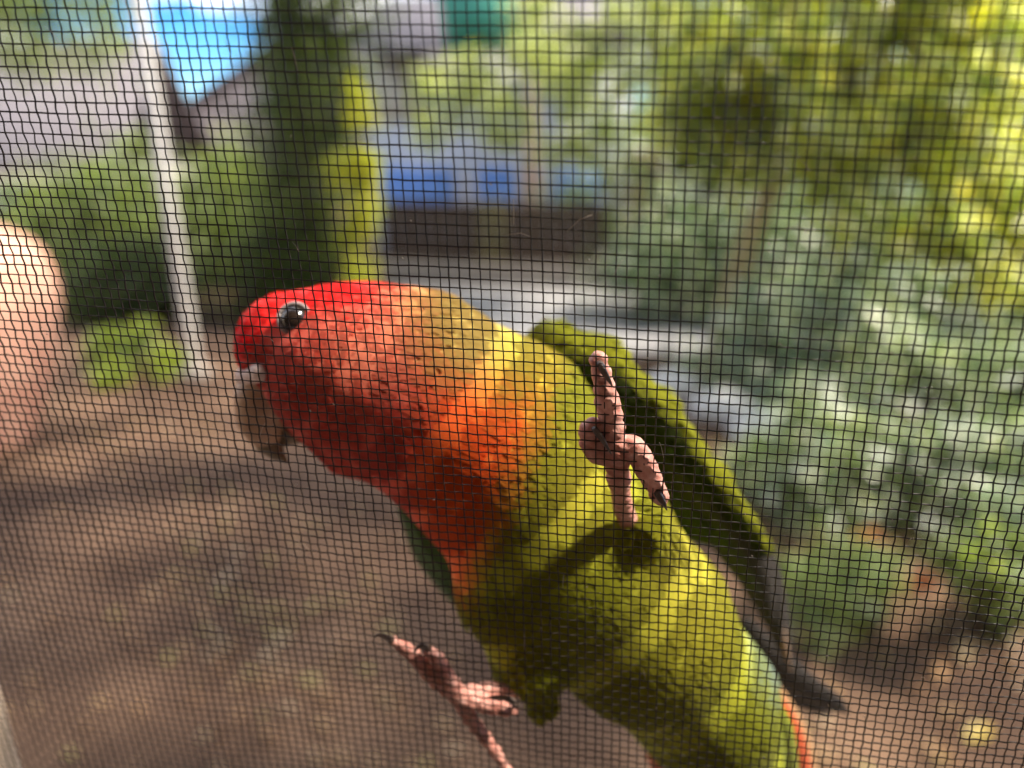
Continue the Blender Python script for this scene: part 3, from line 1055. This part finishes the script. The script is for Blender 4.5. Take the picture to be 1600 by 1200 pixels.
def wing_colour(P, seed):
    """lime outside, dusky green on the lining, deepened by painted shade"""
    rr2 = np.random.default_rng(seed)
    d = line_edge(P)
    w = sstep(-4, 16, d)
    C = np.array(LG) * (1 - w[:, None]) + np.array((0.035, 0.055, 0.008)) * w[:, None]  # dark lining colour also holds the shade between wing and body
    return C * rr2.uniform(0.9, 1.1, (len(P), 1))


EDGE = np.array([bp(*e)[0] for e in ((835, 534, 41), (870, 532, 41), (944, 548, 41), (1030, 620, 43), (1118, 736, 44), (1200, 846, 46))])


def line_edge(P):               # px below the leading edge line, measured on the flat of the wing
    x, y = to_px(P)
    ex, ey = to_px(EDGE)
    best = np.full(len(P), 1e9)
    sign = np.zeros(len(P))
    for k in range(len(ex) - 1):
        dx, dy = ex[k + 1] - ex[k], ey[k + 1] - ey[k]
        t = np.clip(((x - ex[k]) * dx + (y - ey[k]) * dy) / (dx * dx + dy * dy), 0, 1)
        qx, qy = x - ex[k] - t * dx, y - ey[k] - t * dy
        dd_ = np.hypot(qx, qy)
        sg = np.sign(-(qx * dy) + qy * dx)
        m_ = dd_ < best
        best[m_], sign[m_] = dd_[m_], sg[m_]
    return best * sign


me = mesh('wing', WV, WF)
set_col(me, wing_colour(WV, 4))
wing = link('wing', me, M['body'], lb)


def wing_coverts(n, seed):
    r = np.random.default_rng(seed)
    k = r.choice(len(WF), n)
    P = WV[WF[k]].mean(1) + r.normal(size=(n, 3)) * 0.0003
    N = np.zeros_like(P)
    for i in range(3):
        e = np.zeros(3)
        e[i] = 2e-4
        N[:, i] = field(WP, P + e, 0.003) - field(WP, P - e, 0.003)
    N /= np.linalg.norm(N, axis=1)[:, None]
    ex = np.gradient(EDGE, axis=0)
    ex /= np.linalg.norm(ex, axis=1)[:, None]
    w = np.exp(-(np.linalg.norm(P[:, None] - EDGE[None], axis=2) / 0.008) ** 2) + 1e-9
    T = (w[:, :, None] * ex[None]).sum(1)
    T = T - (T * N).sum(1)[:, None] * N
    T /= np.linalg.norm(T, axis=1)[:, None]
    B = np.cross(N, T)
    L = (0.0042 * r.uniform(0.7, 1.2, n))[:, None]
    W = L * 0.5
    lift = 0.03 + 0.04 * r.random((n, 1))
    A0, A1, A2 = P - N * 0.0002, P + T * L * 0.5 + N * L * lift, P + T * L + N * L * lift
    V = np.stack([A0 - B * W * 0.22, A0 + B * W * 0.22, A1 + B * W * 0.5, A1 - B * W * 0.5, A2 + B * W * 0.14, A2 - B * W * 0.14], 1).reshape(-1, 3)
    i = np.arange(n)[:, None] * 6
    me = mesh('coverts', V, np.vstack([i + np.array([3, 2, 1, 0]), i + np.array([5, 4, 2, 3])]))
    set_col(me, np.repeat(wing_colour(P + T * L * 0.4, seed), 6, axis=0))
    tag(link('coverts', me, M['plumage'], wing), kind='stuff')


wing_coverts(3500, 8)
# secondary and primary blades; the dark green ones also paint the wing's shade
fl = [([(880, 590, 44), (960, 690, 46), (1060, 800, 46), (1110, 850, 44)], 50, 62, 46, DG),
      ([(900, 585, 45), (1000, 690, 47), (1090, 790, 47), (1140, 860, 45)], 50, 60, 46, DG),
      ([(930, 600, 46), (1036, 706, 46), (1130, 822, 46), (1182, 925, 46)], 56, 78, 60, (0.045, 0.06, 0.02)),
      ([(960, 620, 46), (1066, 726, 46), (1158, 850, 46), (1206, 970, 47)], 52, 76, 58, BR),
      ([(990, 650, 47), (1096, 756, 47), (1178, 874, 47), (1220, 1002, 48)], 50, 70, 54, BR),
      ([(1020, 690, 47), (1126, 788, 48), (1192, 886, 49), (1232, 1040, 50)], 46, 60, 44, BR)]
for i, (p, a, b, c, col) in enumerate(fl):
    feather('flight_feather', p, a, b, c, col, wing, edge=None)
feather('flight_feather', [(1110, 770, 46), (1168, 842, 47), (1205, 925, 48), (1236, 1050, 50)], 14, 22, 15, TAN_LIT, wing, tipcol=(0.3, 0.2, 0.14))  # narrow tan strip paints the lit outer edge of the primaries
# crossed wing tips, dark, reaching right of the tail
for i, (dx, dy) in enumerate(((0, 0), (-14, -12), (-30, 4))):
    feather('flight_feather', [(1165 + dx, 985 + dy, 52 + i), (1215 + dx, 1045 + dy, 54 + i), (1268 + dx, 1082 + dy, 56 + i), (1326 + dx, 1114 + dy, 58 + i)], 40, 58, 40 - 4 * i, BR, wing)
# far wing, a dark green sliver left of the breast
w2 = feather('wing', [(630, 790, 42), (668, 850, 42), (705, 915, 42), (748, 972, 43)], 26, 78, 40, (0.045, 0.10, 0.02), lb, camber=0.25)
tag(w2, 'dark green folded far wing')
for i, o in enumerate((0, 10, 20)):
    feather('covert', [(645 + o, 815 + o * 0.4, 40.5), (668 + o, 858 + o * 0.4, 40), (700 + o, 905 + o * 0.4, 40.5)], 14, 26, 18, np.array((0.05, 0.11, 0.02)) * (1 + 0.15 * i), w2, n=7)

# tail
tail = feather('tail', [(1110, 1080, 38), (1140, 1180, 40), (1170, 1300, 42), (1200, 1430, 44)], 120, 130, 110, (0.22, 0.28, 0.02), lb)
tl = [([(1015, 1120, 40), (1040, 1190, 41), (1080, 1290, 42), (1120, 1400, 43)], (0.62, 0.16, 0.06)),
      ([(1060, 1110, 39), (1085, 1200, 40), (1120, 1310, 41), (1150, 1420, 42)], (0.26, 0.30, 0.03)),
      ([(1190, 1080, 41), (1222, 1140, 42), (1246, 1230, 43), (1262, 1400, 44)], (0.60, 0.10, 0.03)),
      ([(1185, 1060, 43), (1226, 1130, 44), (1254, 1220, 45), (1275, 1400, 46)], (0.55, 0.32, 0.16))]
for p, col in tl:
    feather('tail_feather', p, 40, 56, 50, col, tail, tipcol=np.array(col) * 0.8)
for i in range(7):
    x = 1090 + 18 * i
    feather('under_tail_covert', [(x, 1090 + 6 * (i % 3), 19.5 + abs(i - 3) * 1.6), (x + 22, 1150, 21.5 + abs(i - 3) * 1.6), (x + 40, 1235, 25 + abs(i - 3) * 1.4)], 30, 46, 36, np.array((0.27, 0.32, 0.02)) * r_.uniform(0.85, 1.15), tail, n=8)

# bill
M['bill'] = mat_noise('bill', [(0.34, 0.19, 0.11), (0.48, 0.30, 0.19)], 260, 0.42, 4, spec=0.5)
M['bill_dark'] = mat_noise('bill_dark', [(0.13, 0.095, 0.055), (0.22, 0.16, 0.10)], 300, 0.5, 4, spec=0.4)
UB = [((426, 592, 22, 47), (414, 622, 22, 42), 0.002), ((414, 622, 22, 42), (410, 655, 22, 34), 0.002), ((410, 655, 22, 34), (414, 674, 22, 26), 0.002)]
bv, bf = surface([(bp(*a), bp(*b), k) for a, b, k in UB], 0.002, 0.00035, pad=0.002)
ub = link('upper_bill', mesh('upper_bill', bv, bf), M['bill'], lb)
bv, bf = surface([(bp(*a), bp(*b), k) for a, b, k in (((413, 670, 22, 26.5), (420, 691, 22, 19), 0.001), ((420, 691, 22, 19), (431, 706, 22, 11), 0.001), ((431, 706, 22, 11), (447, 720, 22, 4), 0.001))], 0.001, 0.00035, pad=0.002)
link('bill_tip', mesh('bill_tip', bv, bf), M['bill_dark'], ub)
LBL = [((476, 640, 24, 34), (458, 672, 24, 22), 0.001), ((458, 672, 24, 22), (444, 688, 24, 10), 0.001)]
bv, bf = surface([(bp(*a), bp(*b), k) for a, b, k in LBL], 0.001, 0.00035, pad=0.002)
link('lower_bill', mesh('lower_bill', bv, bf), M['bill_dark'], lb)
M['cere'] = mat_noise('cere', [(0.62, 0.47, 0.45), (0.72, 0.58, 0.55)], 300, 0.6, 3)
CE = [((384, 588, 20, 16), (410, 580, 15, 17), 0.001)]
bv, bf = surface([(bp(*a), bp(*b), k) for a, b, k in CE], 0.001, 0.00035, pad=0.001)
ce = link('cere', mesh('cere', bv, bf), M['cere'], lb)


# eye, found on the head's near surface
def on_skin(x, y):
    lo, hi = 0.0, 0.03
    w = ray(x, y)
    ts = np.linspace((0.0 - CAM[1]) / w[1], (0.04 - CAM[1]) / w[1], 400)
    Q = CAM + ts[:, None] * w
    d = field(BODY, Q, KB)
    return Q[np.argmax(d < 0)]


ec = on_skin(460, 498)
en = grad(ec[None])[0] * 0.35 - ray(460, 498) * 0.65
en /= np.linalg.norm(en)
es = mpp(ec)
M['eye'] = mat_noise('eye', [(0.010, 0.007, 0.006), (0.022, 0.014, 0.010)], 300, 0.16, 2, spec=0.7)
M['eye_ring'] = mat_noise('eye_ring', [(0.22, 0.18, 0.18), (0.32, 0.27, 0.27)], 900, 0.65, 3, 0.3)
bm = bmesh.new()
bmesh.ops.create_uvsphere(bm, u_segments=24, v_segments=16, radius=23 * es)
me = bpy.data.meshes.new('eye')
bm.to_mesh(me)
bm.free()
eye = link('eye', me, M['eye'], lb)
q = Vector(en).to_track_quat('Z', 'Y')
eye.matrix_parent_inverse = Matrix()
eye.location = Vector(ec - en * 8 * es) - lb.location
a_, b_ = np.cross(en, (0.3, 0.1, 0.9)), None
a_ /= np.linalg.norm(a_)
b_ = np.cross(en, a_)
th = np.linspace(0, 2 * np.pi, 41)
ringp = ec + en * 0.5 * es + 24 * es * (np.cos(th)[:, None] * a_ + np.sin(th)[:, None] * b_)
tube('eye_ring', ringp, np.full(41, 3.6 * es), M['eye_ring'], lb, 8)

# ------------------------------------------------------------------ feet
M['foot_skin'] = mat_noise('foot_skin', [(0.40, 0.14, 0.11), (0.54, 0.25, 0.20), (0.62, 0.35, 0.30)], 700, 0.5, 5, 0.9, 0.4, bscale=2600)
M['claw'] = mat_noise('claw', [(0.05, 0.035, 0.03), (0.12, 0.085, 0.07)], 700, 0.35, 3, spec=0.5)


def toe_chain(pts):
    n_ = 5 * (len(pts) - 1) + 1
    q_ = np.array(pts, float)
    c_ = catmull(q_[:, :3], n_)
    r3 = np.interp(np.linspace(0, 1, n_), np.linspace(0, 1, len(pts)), q_[:, 3])
    e_ = [bp(*c_[i], r3[i] * 0.88) for i in range(n_)]
    out, run = [], 0.0
    for i in range(n_):         # soft pads every couple of millimetres
        if i:
            run += np.linalg.norm(e_[i][0] - e_[i - 1][0])
        out.append((e_[i][0], e_[i][1] * (1 + 0.15 * math.sin(run / 0.0021 * 2 * math.pi))))
    return [(out[i], out[i + 1], 0.0004) for i in range(n_ - 1)]


def scutes(P):
    x = P * 1000
    return 0.00008 * np.sin(x[:, 2] * 4.2 + x[:, 0] * 2.0) + 0.00003 * np.sin(x[:, 0] * 6.0 - x[:, 2] * 2.5)


def foot(name, chains, claws, label=None):
    pr = [c for ch in chains for c in toe_chain(ch)]
    v, f = surface(pr, 0.0008, 0.0003, scutes, pad=0.001)
    o = link(name, mesh(name, v, f), M['foot_skin'], lb)
    if label:
        o['label'] = label
    for cl in claws:
        p = catmull([bp(*c[:3])[0] for c in cl], 9)
        rr_ = np.interp(np.linspace(0, 1, 9), np.linspace(0, 1, len(cl)), [c[3] for c in cl]) * mpp(p[0])
        tube('claw', p, rr_, M['claw'], o, 8)
    return o


foot('foot', [
    [(962, 712, 2.6, 21), (956, 660, 2.2, 19), (949, 628, 2.0, 20), (943, 598, 1.9, 16), (935, 563, 1.8, 15)],
    [(962, 706, 2.6, 20), (990, 700, 2.3, 19), (1008, 730, 2.0, 19), (1020, 752, 1.9, 16), (1033, 780, 1.8, 14)],
    [(958, 714, 2.8, 15), (938, 712, 2.4, 16), (924, 698, 2.1, 16), (920, 676, 2.0, 16), (928, 662, 1.9, 14)],
    [(962, 708, 3.0, 20), (968, 755, 5.0, 19), (976, 800, 11.0, 19), (992, 828, 17.0, 20)],
], [[(936, 566, 0.9, 6.5), (943, 580, -0.1, 5.5), (951, 593, -0.6, 3.5), (957, 604, -0.4, 1)],
    [(1026, 768, 0.9, 6.5), (1033, 780, -0.1, 5.5), (1038, 788, -0.6, 3.5), (1042, 797, -0.5, 1)],
    [(927, 668, 0.9, 5.5), (938, 682, 0.0, 5), (947, 696, -0.4, 3), (955, 709, -0.3, 1)]],
    'pink foot gripping the screen in focus')
foot('foot', [
    [(715, 1086, 2.8, 15.6), (676, 1056, 2.4, 13.3), (646, 1024, 2.0, 11.7), (616, 1002, 1.9, 7.8)],
    [(718, 1086, 2.8, 14.0), (700, 1058, 2.4, 11.7), (684, 1030, 2.0, 10.9), (668, 1016, 1.9, 7.0)],
    [(715, 1088, 2.8, 14.0), (755, 1102, 2.4, 11.7), (785, 1107, 2.0, 11.7), (804, 1108, 1.9, 9.4)],
    [(715, 1088, 2.8, 13.3), (735, 1122, 2.6, 11.7), (762, 1158, 2.4, 10.1), (795, 1205, 2.2, 7.0)],
    [(715, 1086, 3.2, 14.0), (770, 1078, 6.0, 13.3), (830, 1078, 11.0, 14.0)],
], [[(612, 1000, 1.0, 6), (600, 994, 0, 4.5), (590, 992, -0.4, 2.5), (583, 998, -0.3, 1)],
    [(668, 1014, 1.0, 6), (660, 1008, 0, 4.5), (652, 1012, -0.4, 2.5), (648, 1020, -0.3, 1)],
    [(808, 1103, 1.0, 6), (796, 1093, 0, 5), (778, 1089, -0.4, 3), (760, 1091, -0.3, 1)],
    [(796, 1206, 1.0, 6), (806, 1220, 0, 4.5), (812, 1230, -0.4, 2.5), (813, 1240, -0.3, 1)]],
    'dark reddish foot stretched on the screen, out of focus')

# ------------------------------------------------------------------ insect screen
PX = 0.001415                   # wire spacing
SKEW_V, SKEW_H = 0.035, 0.030   # the weave is pulled a little out of square
JX = at(20, 1137, 0.014)[0]     # inner edge of the left jamb
sc0 = at(800, 600, 0)
tl_, tr_, bl_, br_ = at(0, 0, 0), at(1600, 0, 0), at(0, 1200, 0), at(1600, 1200, 0)
XR = max(tr_[0], br_[0]) + 0.022
ZT, ZB = max(tl_[2], tr_[2]) + 0.016, min(bl_[2], br_[2]) - 0.014
screen = empty('insect_screen', (JX, 0, ZB))
tag(screen, 'dark woven insect screen stretched across the whole view', 'window screen')
XL = JX - 0.0055
rw = np.random.default_rng(21)
nx = int((XR - XL) / PX)
nz = int((ZT - ZB) / PX)


def bulge(x, z):
    return 0.0005 * np.sin((x - 0.01) * 60 + 1.0) * np.sin(z * 55) + 0.0002 * np.sin(x * 190 + z * 130)


def drift(x, z, s):
    return 0.00007 * np.sin(x * 95 + s) * np.sin(z * 120 + 2 * s) + 0.00003 * np.sin(x * 310 + z * 260 + 3 * s)


def wire(pts, r):
    V, F, T = tube_arrays(pts, r, 5, cap=False)
    link('wire', mesh('wire', V, F), M['wire'], screen)


print('WIRES', nx, nz)
ox, oz = sc0[0], sc0[2]
for i in range(nx + 1):
    x0 = XL + i * PX + rw.normal() * 0.00004
    z = np.arange(ZB, ZT, PX / 4)
    wob = np.interp(z, np.arange(ZB - PX, ZT + 2 * PX, PX * 1.5), rw.normal(size=len(np.arange(ZB - PX, ZT + 2 * PX, PX * 1.5))) * 0.000026)
    sk = -SKEW_V * (z - oz) * np.clip((x0 - JX) / 0.03, 0, 1)
    x = x0 + sk + drift(x0, z, 0.5) + wob
    ph = np.pi * (z - oz - SKEW_H * 0) / PX + np.pi * i
    y = bulge(x, z) + 0.00012 * np.cos(ph)
    wire(np.stack([x, y, z], 1), 0.000105 * (1 + 0.07 * rw.normal() + 0.10 * np.sin(np.arange(len(x)) * 0.11 + rw.uniform(0, 6))))
for j in range(nz + 1):
    z0 = ZB + j * PX + rw.normal() * 0.00004
    x = np.arange(XL - 0.001, XR, PX / 4)
    k = np.arange(XL - 0.01, XR + 3 * PX, PX * 1.5)
    wob = np.interp(x, k, rw.normal(size=len(k)) * 0.000022)
    z = z0 - SKEW_H * (x - ox) + drift(x, z0, 2.5) + wob
    y = bulge(x, z) - 0.00011 * np.cos(np.pi * (x - XL) / PX + np.pi * j)
    wire(np.stack([x, y, z], 1), 0.000105 * (1 + 0.07 * rw.normal() + 0.10 * np.sin(np.arange(len(x)) * 0.11 + rw.uniform(0, 6))))

# dust and lint caught in the weave
M['dust'] = mat_noise('dust', [(0.30, 0.25, 0.20), (0.55, 0.48, 0.40)], 900, 0.95, 3)
VV, FF, base = [], [], 0
for i in range(240):
    x, z = rw.uniform(XL, XR), rw.uniform(ZB, ZT)
    if rw.random() < 0.5:
        x = XL + round((x - XL) / PX) * PX + rw.normal() * 0.00008
    a = rw.uniform(0, 2 * np.pi)
    ln = rw.uniform(0.0001, 0.0003) if rw.random() < 0.85 else rw.uniform(0.0008, 0.002)
    p0 = np.array([x, bulge(x, z) - 0.00016, z])
    d = np.array([math.cos(a), 0.1, math.sin(a)]) * ln
    v, f, t = tube_arrays([p0 - d, p0 + np.array([0, -0.00004, ln * 0.25]), p0 + d], [0.00003, 0.00005, 0.00003] if ln > 0.0005 else [0.00003, 0.00010, 0.00003], 5)
    VV.append(v)
    FF.append(np.vstack([tris(f), t]) + base)
    base += len(v)
tag(link('dust', mesh('dust', np.vstack(VV), np.vstack(FF)), M['dust'], screen), kind='stuff')
zc, zh = (ZT + ZB) / 2, ZT - ZB + 0.02
box('frame_stile', (JX - 0.0125, 0.0072, zc), (0.025, 0.0136, zh), M['frame'], screen, 0, 0.0008)
tube('spline_cord', [(JX - 0.0045, -0.0002, ZB - 0.01), (JX - 0.0045, -0.0002, zc), (JX - 0.0045, -0.0002, ZT + 0.01)], [0.0013] * 3, M['spline'], screen, 10, 24)

# ------------------------------------------------------------------ unseen porch round the camera, added to shade the bird's near side
M['plaster'] = mat_noise('plaster', [(0.60, 0.47, 0.37), (0.68, 0.56, 0.46)], 5, 0.9, 5, 0.2)
tag(box('ceiling', (0, -1.56, 2.56), (5.0, 3.1, 0.1), M['plaster']), kind='structure')
tag(box('floor', (0, -1.56, 0.03), (5.0, 3.0, 0.05), M['plaster']), kind='structure')
tag(box('wall_back', (0, -3.15, 1.25), (5.0, 0.1, 2.5), M['plaster']), kind='structure')
for nm, sx in (('wall_left', -2.45), ('wall_right', 2.45)):
    tag(box(nm, (sx, -1.6, 1.28), (0.1, 2.98, 2.44), M['plaster']), kind='structure')
